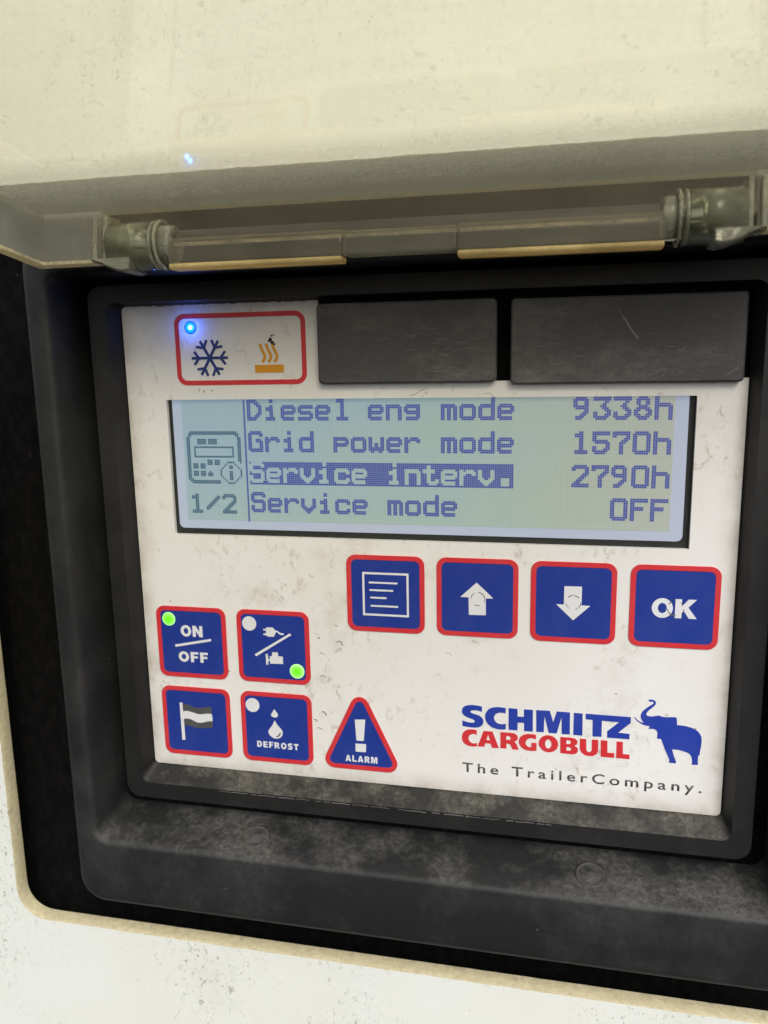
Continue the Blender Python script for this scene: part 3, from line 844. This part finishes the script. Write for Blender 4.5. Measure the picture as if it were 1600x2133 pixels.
sc_b.append((scribble(44.0, -38.4, 2.4, 1.1, 0.1), 0.10))
sc_b.append((scribble(45.1, -36.4, 4.9, 0.98, 0.10), 0.34))
sc_b.append((scribble(62.8, -26.0, 2.2, -0.55, 0.08), 0.12))
c1 = cover(-10.95, -40.2, 23.05, -25.2, 0.9, sc_a); c1['label'] = 'scuffed black cover, left of the pair'
c2 = cover(25.65, -39.95, 65.65, -24.75, 0.7, sc_b); c2['label'] = 'longer black cover with a diagonal scratch'

# ------------------------------------------------ display
ZS = 0.95
def dp(x, y, z):
    """a point seen at (x, y) on the face, set back at depth z in the display well"""
    k = 1.0 + z / 151.23
    return (CAM[0] + (x - CAM[0]) * k, CAM[1] + (y - CAM[1]) * k)
bm = bmesh.new()
prism(bm, [rrect(LC[0] - 1.5, LC[1] - 1.5, LC[2] + 1.5, LC[3] + 1.5, 0.5)], ZS, ZS + 0.4)
disp = finish('display', bm, M['lcd_frame'], panel)
b0 = dp(-42.75, -24.6, ZS); b1 = dp(57.15, 4.25, ZS)
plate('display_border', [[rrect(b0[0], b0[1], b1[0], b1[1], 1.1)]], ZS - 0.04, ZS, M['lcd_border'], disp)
a0 = dp(-40.75, -24.4, ZS); a1 = dp(54.8, 2.45, ZS)
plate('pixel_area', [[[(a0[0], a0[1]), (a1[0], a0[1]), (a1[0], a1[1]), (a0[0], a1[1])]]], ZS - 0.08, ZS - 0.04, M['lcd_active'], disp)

G = {}
def glyph(ch, s):
    G[ch] = s.split('/')
glyph('D', 'XXXXX/XXXXXX/XX..XXX/XX...XXX/XX....XX/XX....XX/XX....XX/XX...XXX/XX..XXX/XXXXXX/XXXXX')
glyph('i', '...XX/...XX//...XX/.XXXX/.XXXX/...XX/...XX/...XX/.XXXXX/.XXXXX')
glyph('e', '///.XXXXXX/XXXXXXXX/XX....XX/XXXXXXXX/XXXXXXX/XX/XXXXXXX/.XXXXXX')
glyph('s', '///.XXXXXXX/XXXXXXXX/XX/XXXXXXX/.XXXXXXX/......XX/XXXXXXXX/XXXXXXX')
glyph('l', '..XXXX/..XXXX/....XX/....XX/....XX/....XX/....XX/....XX/....XX/..XXXXXX/..XXXXXX')
glyph('n', '///XXXXXXX/XXXXXXXX/XX....XX/XX....XX/XX....XX/XX....XX/XX....XX/XX....XX')
glyph('g', '///.XXXXXXX/XXXXXXXX/XX....XX/XXXXXXXX/.XXXXXXX/......XX/.XXXXXXX/.XXXXXX')
glyph('m', '///XXXXXXX/XXXXXXXX/XX.XX.XX/XX.XX.XX/XX.XX.XX/XX.XX.XX/XX.XX.XX/XX.XX.XX')
glyph('o', '///.XXXXXX/XXXXXXXX/XX....XX/XX....XX/XX....XX/XX....XX/XXXXXXXX/.XXXXXX')
glyph('d', '......XX/......XX/......XX/.XXXXXXX/XXXXXXXX/XX....XX/XX....XX/XX....XX/XX....XX/XXXXXXXX/.XXXXXXX')
glyph('G', '.XXXXXX/XXXXXXXX/XX....XX/XX/XX..XXX/XX..XXXX/XX....XX/XX....XX/XX....XX/XXXXXXXX/.XXXXXXX')
glyph('r', '///XX.XXXX/XXXXXXXX/XXX...XX/XX/XX/XX/XX/XX')
glyph('p', '///XXXXXXX/XXXXXXXX/XX....XX/XXXXXXXX/XXXXXXX/XX/XX/XX')
glyph('w', '///XX....XX/XX....XX/XX....XX/XX.XX.XX/XX.XX.XX/XXXXXXXX/XXXXXXXX/.XX..XX')
glyph('S', '.XXXXXX/XXXXXXXX/XX....XX/XX/XXXXXXX/.XXXXXXX/......XX/XX....XX/XX....XX/XXXXXXXX/.XXXXXX')
glyph('v', '///XX....XX/XX....XX/XX....XX/XX....XX/XXX..XXX/.XXXXXX/..XXXX/...XX')
glyph('c', '///.XXXXXX/XXXXXXXX/XX....XX/XX/XX/XX....XX/XXXXXXXX/.XXXXXX')
glyph('t', '/..XX/..XX/XXXXXX/XXXXXX/..XX/..XX/..XX/..XX..XX/..XXXXXX/...XXXX')
glyph('.', '///////..XXXX/..XXXX/..XXXX/..XXXX')
glyph('9', '.XXXXX/XXXXXXX/XX...XX/XX...XX/XXXXXXX/.XXXXXX/.....XX/....XXX/...XXX/.XXXX/.XXX')
glyph('3', 'XXXXXXXX/XXXXXXXX/.....XX/....XX/...XXX/....XXX/.....XXX/XX....XX/XX...XXX/XXXXXXX/.XXXXX')
glyph('8', '..XXXX/.XXXXXX/.XX..XX/.XX..XX/..XXXX/.XXXXXX/XXX..XXX/XX....XX/XXX..XXX/.XXXXXX/..XXXX')
glyph('h', 'XX/XX/XX/XXXXXXX/XXXXXXXX/XX....XX/XX....XX/XX....XX/XX....XX/XX....XX/XX....XX')
glyph('1', '...XX/.XXXX/.XXXX/...XX/...XX/...XX/...XX/...XX/...XX/.XXXXXX/.XXXXXX')
glyph('5', 'XXXXXXXX/XXXXXXXX/XX/XX/XXXXXXX/.XXXXXXX/......XX/XX....XX/XX...XXX/XXXXXXX/.XXXXX')
glyph('7', 'XXXXXXXX/XXXXXXXX/XX....XX/.....XXX/....XXX/...XXX/...XX/...XX/...XX/...XX/...XX')
glyph('0', '.XXXXXX/XXXXXXXX/XX....XX/XX....XX/XX....XX/XX....XX/XX....XX/XX....XX/XX....XX/XXXXXXXX/.XXXXXX')
G['O'] = G['0']
glyph('F', 'XXXXXXXX/XXXXXXXX/XX/XX/XXXXXX/XXXXXX/XX/XX/XX/XX/XX')
glyph('2', '.XXXXXX/XXXXXXXX/XX....XX/......XX/.....XXX/....XXX/...XXX/..XXX/.XXX/XXXXXXXX/XXXXXXXX')
glyph('/', '/......XX/.....XXX/....XXX/...XXX/..XXX/.XXX/XXX/XX')

DX, DY = 0.3955, 0.3865
TX0 = -26.62
ROWY = (-22.28, -15.98, -9.76, -3.60)
ZD = ZS - 0.10
def dots_for(text, c0, out):
    for k, ch in enumerate(text):
        for r, row in enumerate(G.get(ch, [])):
            for c, b in enumerate(row):
                if b == 'X':
                    out.add((c0 + 9 * k + c, r))
def dot_mesh(name, cells, y0, mat, x0=TX0, dx=DX, dy=DY, fill=0.90):
    bm = bmesh.new()
    for c, r in sorted(cells):
        xa, ya = dp(x0 + c * dx, y0 + r * dy, ZD)
        xb, yb = dp(x0 + (c + fill) * dx, y0 + (r + fill) * dy, ZD)
        vs = [bm.verts.new(W(*p, ZD)) for p in ((xa, ya), (xb, ya), (xb, yb), (xa, yb))]
        bm.faces.new(vs)
    return finish(name, bm, mat, disp)
for i, (left, right, c_r) in enumerate((('Diesel eng mode', '9338h', 161), ('Grid power mode', '1570h', 161), ('Service interv.', '2790h', 161), ('Service mode', 'OFF', 179))):
    cells = set()
    dots_for(left, 0, cells)
    if i == 2:
        cells = {(c, r) for c in range(134) for r in range(12)} - cells
    dot_mesh('menu_text', cells, ROWY[i], M['lcd_ink'])
    cells = set()
    dots_for(right, c_r, cells)
    dot_mesh('menu_value', cells, ROWY[i], M['lcd_ink'])
cells = set()
dots_for('1/2', -34, cells)
dot_mesh('page_number', cells, -3.05, M['lcd_ink_grey'], dy=0.375)
ic = set()
def blk(c0, c1, r0, r1):
    for c in range(c0, c1 + 1):
        for r in range(r0, r1 + 1):
            ic.add((c, r))
blk(2, 27, 0, 1); blk(0, 1, 3, 25); blk(28, 29, 3, 15); blk(2, 17, 26, 27)
for c, r in ((1, 2), (2, 2), (1, 1), (27, 2), (28, 2), (28, 1), (1, 26), (2, 25), (2, 26), (29, 16)):
    ic.add((c, r))
blk(4, 25, 8, 8); blk(4, 25, 13, 13); blk(4, 4, 8, 13); blk(25, 25, 8, 13)
blk(6, 10, 4, 6); blk(12, 16, 4, 6)
blk(11, 13, 15, 17); blk(15, 17, 15, 17); blk(3, 5, 17, 19); blk(7, 9, 17, 19); blk(3, 5, 21, 23); blk(7, 9, 21, 23); blk(11, 13, 22, 23); ic.add((12, 21))
blk(22, 25, 16, 16); blk(22, 25, 27, 27); blk(18, 18, 20, 23); blk(29, 29, 20, 23)
for k in range(3):
    for c, r in ((19 + k, 19 - k), (26 + k, 17 + k), (19 + k, 24 + k), (28 - k, 24 + k)):
        ic.add((c, r))
blk(23, 24, 18, 19); blk(23, 24, 21, 25)
dot_mesh('device_icon', ic, -15.95, M['lcd_ink_grey'], x0=-40.1)
dot_mesh('divider_line', {(-2, r) for r in range(0, 66)}, -22.9, M['lcd_ink'])

# ------------------------------------------------ keys
def key_outline(cx, cy, s, r):
    return rrect(cx - s / 2, cy - s / 2, cx + s / 2, cy + s / 2, r)
RIM_W = 1.0
def key(cx, cy, label):
    bm = bmesh.new()
    prism(bm, [key_outline(cx, cy, 16.0 - 2 * RIM_W + 0.1, 1.0)], -0.16, 0.0)
    k = finish('key', bm, M['blue'], panel, origin=W(cx, cy, 0))
    k['label'] = label
    plate('key_border', [[key_outline(cx, cy, 16.0, 1.9), key_outline(cx, cy, 16.0 - 2 * RIM_W, 1.05)]], -0.20, 0.0, M['red'], k, bevel=0.05)
    return k
ZI = -0.20
def _ell(rx, ry, n=30):
    return [(0.47 + rx * math.cos(2 * math.pi * i / n), 0.5 + ry * math.sin(2 * math.pi * i / n)) for i in range(n)]
_s = MARK['letter_s'][0]
_sx, _sy = [p[0] for p in _s], [p[1] for p in _s]
BLOCK = {
 'N': (.88, [[(0,0),(.29,0),(.61,.54),(.61,0),(.88,0),(.88,1),(.60,1),(.27,.45),(.27,1),(0,1)]]),
 'O': (.94, [_ell(.47, .52), _ell(.20, .27)]),
 'F': (.70, [[(0,0),(.70,0),(.70,.22),(.28,.22),(.28,.40),(.64,.40),(.64,.61),(.28,.61),(.28,1),(0,1)]]),
 'K': (.97, [[(0,0),(.29,0),(.29,.38),(.58,0),(.94,0),(.58,.42),(.97,1),(.62,1),(.40,.62),(.29,.75),(.29,1),(0,1)]]),
 'D': (.84, [[(0,0),(.42,0),(.64,.06),(.78,.22),(.84,.5),(.78,.78),(.64,.94),(.42,1),(0,1)], [(.28,.22),(.40,.22),(.50,.30),(.55,.5),(.50,.70),(.40,.78),(.28,.78)]]),
 'E': (.76, [[(0,0),(.74,0),(.74,.22),(.28,.22),(.28,.39),(.70,.39),(.70,.60),(.28,.60),(.28,.78),(.76,.78),(.76,1),(0,1)]]),
 'R': (.88, [[(0,0),(.50,0),(.70,.06),(.80,.2),(.80,.36),(.72,.5),(.60,.56),(.70,.66),(.88,1),(.56,1),(.42,.70),(.34,.62),(.28,.62),(.28,1),(0,1)], [(.28,.21),(.44,.21),(.52,.26),(.52,.36),(.44,.42),(.28,.42)]]),
 'S': (.80, [[((p[0] - min(_sx)) / (max(_sx) - min(_sx)) * .80, (p[1] - min(_sy)) / (max(_sy) - min(_sy)) * 1.04 - .02) for p in _s]]),
 'T': (.80, [[(0,0),(.80,0),(.80,.24),(.54,.24),(.54,1),(.26,1),(.26,.24),(0,.24)]]),
 'A': (.98, [[(.34,0),(.64,0),(.98,1),(.68,1),(.62,.82),(.36,.82),(.30,1),(0,1)], [(.49,.26),(.57,.62),(.41,.62)]]),
 'L': (.72, [[(0,0),(.28,0),(.28,.77),(.72,.77),(.72,1),(0,1)]]),
 'M': (1.06, [[(0,0),(.38,0),(.53,.60),(.68,0),(1.06,0),(1.06,1),(.80,1),(.80,.25),(.62,1),(.44,1),(.26,.25),(.26,1),(0,1)]]),
}
def block_text(word, x0, y0, x1, y1, parent, gap=0.14):
    tot = sum(BLOCK[c][0] for c in word) + gap * (len(word) - 1)
    sx, sy = (x1 - x0) / tot, (y1 - y0)
    bm = bmesh.new()
    x = 0.0
    for c in word:
        wd, loops = BLOCK[c]
        prism(bm, [[(x0 + (x + p[0]) * sx, y0 + p[1] * sy) for p in lp] for lp in loops], ZI, -0.1)
        x += wd + gap
    return finish('key_text', bm, M['white_print'], parent)
def mark(name, parent, mat, *keys, zf=ZI, zb=-0.1):
    return plate(name, [MARK[k] for k in keys], zf, zb, mat, parent)
def white_dot(parent, cx, cy, r):
    o = plate('indicator_light', [[circle(cx, cy, r)]], -0.24, -0.1, M['white_print'], parent)
    return o
def lens(parent, cx, cy, r, mat, dome=0.25, zf=-0.2):
    bm = bmesh.new()
    rows = [[(cx + r * f * math.cos(2 * math.pi * i / 32), cy + r * f * math.sin(2 * math.pi * i / 32), zf - dome * (1 - f * f)) for i in range(32)] for f in (1.0, 0.85, 0.65, 0.4, 0.15)]
    rows.insert(0, [(x, y, 0.0) for x, y, z in rows[0]])
    loft(bm, rows, close_last=True)
    return finish('indicator_light', bm, mat, parent, smooth=True, origin=W(cx, cy, zf - dome))
M['led_green'] = m_emit('green_lamp', (0.05, 0.3, 0.02), (0.13, 1.0, 0.0), 1.0, edge=(0.62, 1.0, 0.42), radius=0.00165, power=3.0)
M['led_blue'] = m_emit('blue_lamp', (0.02, 0.05, 0.3), (0.0, 0.46, 1.0), 2.2, edge=(0.0, 0.03, 0.36), radius=0.00125, power=0.8)
M['led_core'] = m_emit('lamp_core', (0.5, 0.8, 0.9), (0.02, 0.30, 1.0), 70.0)

k_on = key(-41.69, 29.55, 'on off key with a lit green lamp')
block_text('ON', -44.15, 25.72, -39.1, 28.2, k_on, 0.12)
block_text('OFF', -45.0, 31.68, -38.2, 33.98, k_on, 0.16)
mark('key_slash', k_on, M['white_print'], 'on_slash')
lens(k_on, -46.76, 24.45, 1.5, M['led_green'])

k_pl = key(-23.2, 29.45, 'mains or engine key, lit green lamp bottom right')
mark('plug_symbol', k_pl, M['white_print'], 'plug')
mark('key_slash', k_pl, M['white_print'], 'plug_slash')
mark('engine_symbol', k_pl, M['white_print'], 'engine')
white_dot(k_pl, -28.34, 24.5, 1.58)
lens(k_pl, -18.15, 34.5, 1.6, M['led_green'])

k_fl = key(-41.73, 47.8, 'key with a striped flag')
mark('flag_pole', k_fl, M['white_print'], 'flag_pole', zf=-0.22)
mark('flag_band', k_fl, M['white_print'], 'flag_white')
mark('flag_stripe', k_fl, M['grey_print'], 'flag_top', 'flag_bottom', zf=-0.185)

k_df = key(-23.25, 47.75, 'defrost key with two water drops')
mark('drop', k_df, M['white_print'], 'drop_small')
dl = mark('drop', k_df, M['white_print'], 'drop_large')
mark('drop_glint', k_df, M['grey_print'], 'drop_glint', zf=-0.23)
block_text('DEFROST', -27.9, 51.05, -18.5, 52.45, k_df, 0.24)
white_dot(k_df, -28.52, 42.85, 1.58)

k_me = key(1.16, 16.79, 'menu key with a page of lines')
bm = bmesh.new()
mb = (-3.55, 12.32, 5.95, 21.4)
prism(bm, [[(mb[0], mb[1]), (mb[2], mb[1]), (mb[2], mb[3]), (mb[0], mb[3])], [(mb[0] + .42, mb[1] + .42), (mb[2] - .42, mb[1] + .42), (mb[2] - .42, mb[3] - .42), (mb[0] + .42, mb[3] - .42)]], ZI, -0.1)
for x0, x1, y in ((-2.2, 3.68, 14.45), (-2.1, 2.78, 16.03), (-1.98, 1.38, 17.6), (-1.93, 3.74, 19.32)):
    prism(bm, [stroke([(x0, y), (x1, y)], 0.36)], ZI, -0.1)
finish('page_symbol', bm, M['white_print'], k_me)

k_up = key(19.57, 16.73, 'key with a white up arrow')
mark('arrow', k_up, M['white_print'], 'arrow_up')
k_dn = key(37.93, 16.81, 'key with a white down arrow')
mark('arrow', k_dn, M['white_print'], 'arrow_down')
k_ok = key(56.35, 16.80, 'OK key')
block_text('OK', 52.35, 15.2, 60.4, 18.9, k_ok, 0.10)
# worn rings over the domes under the arrow and OK keys
def worn_ring(parent, cx, cy, r, seed):
    bm = bmesh.new()
    rr = random.Random(seed)
    for _ in range(9):
        a0 = rr.uniform(0, 6.28); da = rr.uniform(0.3, 0.9)
        pts = [(cx + r * math.cos(a0 + da * i / 8) + rr.uniform(-.03, .03), cy + r * math.sin(a0 + da * i / 8) + rr.uniform(-.03, .03)) for i in range(9)]
        prism(bm, [stroke(pts, rr.uniform(0.08, 0.2))], -0.225 - 0.002 * rr.random(), -0.15)
    finish('worn_ring', bm, M['grime'], parent)
worn_ring(k_up, 19.75, 16.9, 1.35, 3)
worn_ring(k_dn, 38.0, 16.75, 1.4, 5)
worn_ring(k_ok, 56.6, 17.0, 1.45, 8)

# alarm triangle
tri = [(-4.76, 36.57), (4.24, 55.7), (-13.76, 55.7)]
ti = [(-4.76, 38.95), (2.62, 54.65), (-12.14, 54.65)]
bm = bmesh.new()
prism(bm, [rpoly([(-4.76, 38.85), (2.70, 54.70), (-12.22, 54.70)], 1.0)], -0.16, 0.0)
k_al = finish('key', bm, M['blue'], panel, origin=W(-4.76, 49, 0))
k_al['label'] = 'triangular alarm key with exclamation mark'
plate('key_border', [[rpoly(tri, 2.0), rpoly(ti, 1.0)]], -0.20, 0.0, M['red'], k_al, bevel=0.05)
mark('exclamation_mark', k_al, M['white_print'], 'bang', 'bang_dot')
block_text('ALARM', -8.15, 52.48, -1.2, 53.92, k_al, 0.2)

# ------------------------------------------------ cooling / heating indicator
fo = rrect(-41.15, -39.25, -13.75, -25.2, 2.1)
fi = rrect(-40.2, -38.3, -14.7, -26.15, 1.2)
ind = plate('mode_indicator', [[fo, fi]], -0.10, 0.0, M['red'], panel, bevel=0.04)
bm = bmesh.new()
scx, scy, sr = -33.9, -30.57, 3.85
for k in range(6):
    a = math.radians(60 * k)
    dvec = Vector((math.cos(a), math.sin(a)))
    zo = -0.10 - 0.004 * k
    e = Vector((scx, scy)) + dvec * sr
    prism(bm, [stroke([(scx, scy), tuple(e)], 0.55)], zo, 0.0)
    b = Vector((scx, scy)) + dvec * sr * 0.60
    for s in (-1, 1):
        q = b + Vector((math.cos(a + s * math.radians(52)), math.sin(a + s * math.radians(52)))) * 1.65
        prism(bm, [stroke([tuple(b), tuple(q)], 0.5)], zo - 0.002 * (s + 2), 0.0)
finish('snowflake_symbol', bm, M['snow_blue'], ind)
bm = bmesh.new()
prism(bm, [[(-24.42, -29.05), (-18.45, -29.05), (-18.45, -27.52), (-24.38, -27.52)]], -0.1, 0.0)
for x in (-22.95, -21.68, -20.42):
    wave = ((0.0, 0.0), (0.04, 0.10), (0.14, 0.20), (0.32, 0.31), (0.52, 0.42), (0.70, 0.52), (0.82, 0.61), (0.86, 0.69), (0.80, 0.78), (0.64, 0.88), (0.42, 0.96), (0.30, 1.0))
    pts = [(x - 0.2 + dx, -33.1 + 3.55 * t) for dx, t in wave]
    prism(bm, [stroke(pts, 0.55)], -0.1, 0.0)
finish('heat_symbol', bm, M['orange'], ind)
bm = bmesh.new()
rs = random.Random(4)
for cx, cy, r in ((-21.0, -33.85, 0.42), (-20.6, -33.3, 0.34), (-20.75, -34.6, 0.20), (-20.3, -34.75, 0.15), (-20.25, -32.95, 0.26), (-21.35, -33.6, 0.2)):
    prism(bm, [[(cx + r * rs.uniform(0.6, 1.25) * math.cos(a), cy + r * rs.uniform(0.6, 1.25) * math.sin(a)) for a in [i * 2 * math.pi / 11 for i in range(11)]]], -0.12 - 0.004 * rs.random(), 0.0)
finish('soot_spot', bm, M['soot'], ind)
# small moulded bump between the symbols, over the unlit heating lamp
bm = bmesh.new()
loft(bm, [[(-27.45 + r * math.cos(2 * math.pi * i / 28), -32.75 + r * math.sin(2 * math.pi * i / 28), z) for i in range(28)] for r, z in ((1.05, 0.0), (1.0, -0.1), (0.85, -0.14), (0.7, -0.05), (0.3, -0.04))], close_last=True)
finish('lamp_bump', bm, M['face'], ind, smooth=True)
lens(ind, -37.72, -36.6, 1.3, M['led_blue'], dome=0.12, zf=-0.05)
bm = bmesh.new()
loft(bm, [[(-37.68 + r * math.cos(2 * math.pi * i / 20), -36.6 + r * math.sin(2 * math.pi * i / 20), z) for i in range(20)] for r, z in ((0.42, -0.12), (0.34, -0.26), (0.15, -0.31))], close_last=True)
finish('lamp_core', bm, M['led_core'], ind, smooth=True)
gl_d = bpy.data.lights.new('blue_lamp_glow', 'POINT')
gl_d.energy = 0.0006
gl_d.color = (0.04, 0.14, 1.0)
gl_d.shadow_soft_size = 0.0004
gl = bpy.data.objects.new('blue_lamp_glow', gl_d)
gl.location = W(-37.72, -36.6, -1.6)
col.objects.link(gl)

# ------------------------------------------------ maker's mark
logo = plate('maker_logo', [MARK[k] for k in ('letter_s', 'letter_c', 'letter_h', 'letter_m', 'letter_i', 'letter_tz')], -0.07, 0.0, M['logo_blue'], panel)
plate('logo_second_line', [MARK[k] for k in ('red_c', 'red_a', 'red_r', 'red_g', 'red_o', 'red_b', 'red_u', 'red_l', 'red_l2')], -0.07, 0.0, M['red'], logo)
plate('elephant_emblem', [MARK['elephant']], -0.07, 0.0, M['logo_blue'], logo)
text_mesh('slogan', 'The TrailerCompany.', 16.7, 51.9, 63.1, 54.65, M['grey_print'], logo, -0.07, 0.010, 1.42)
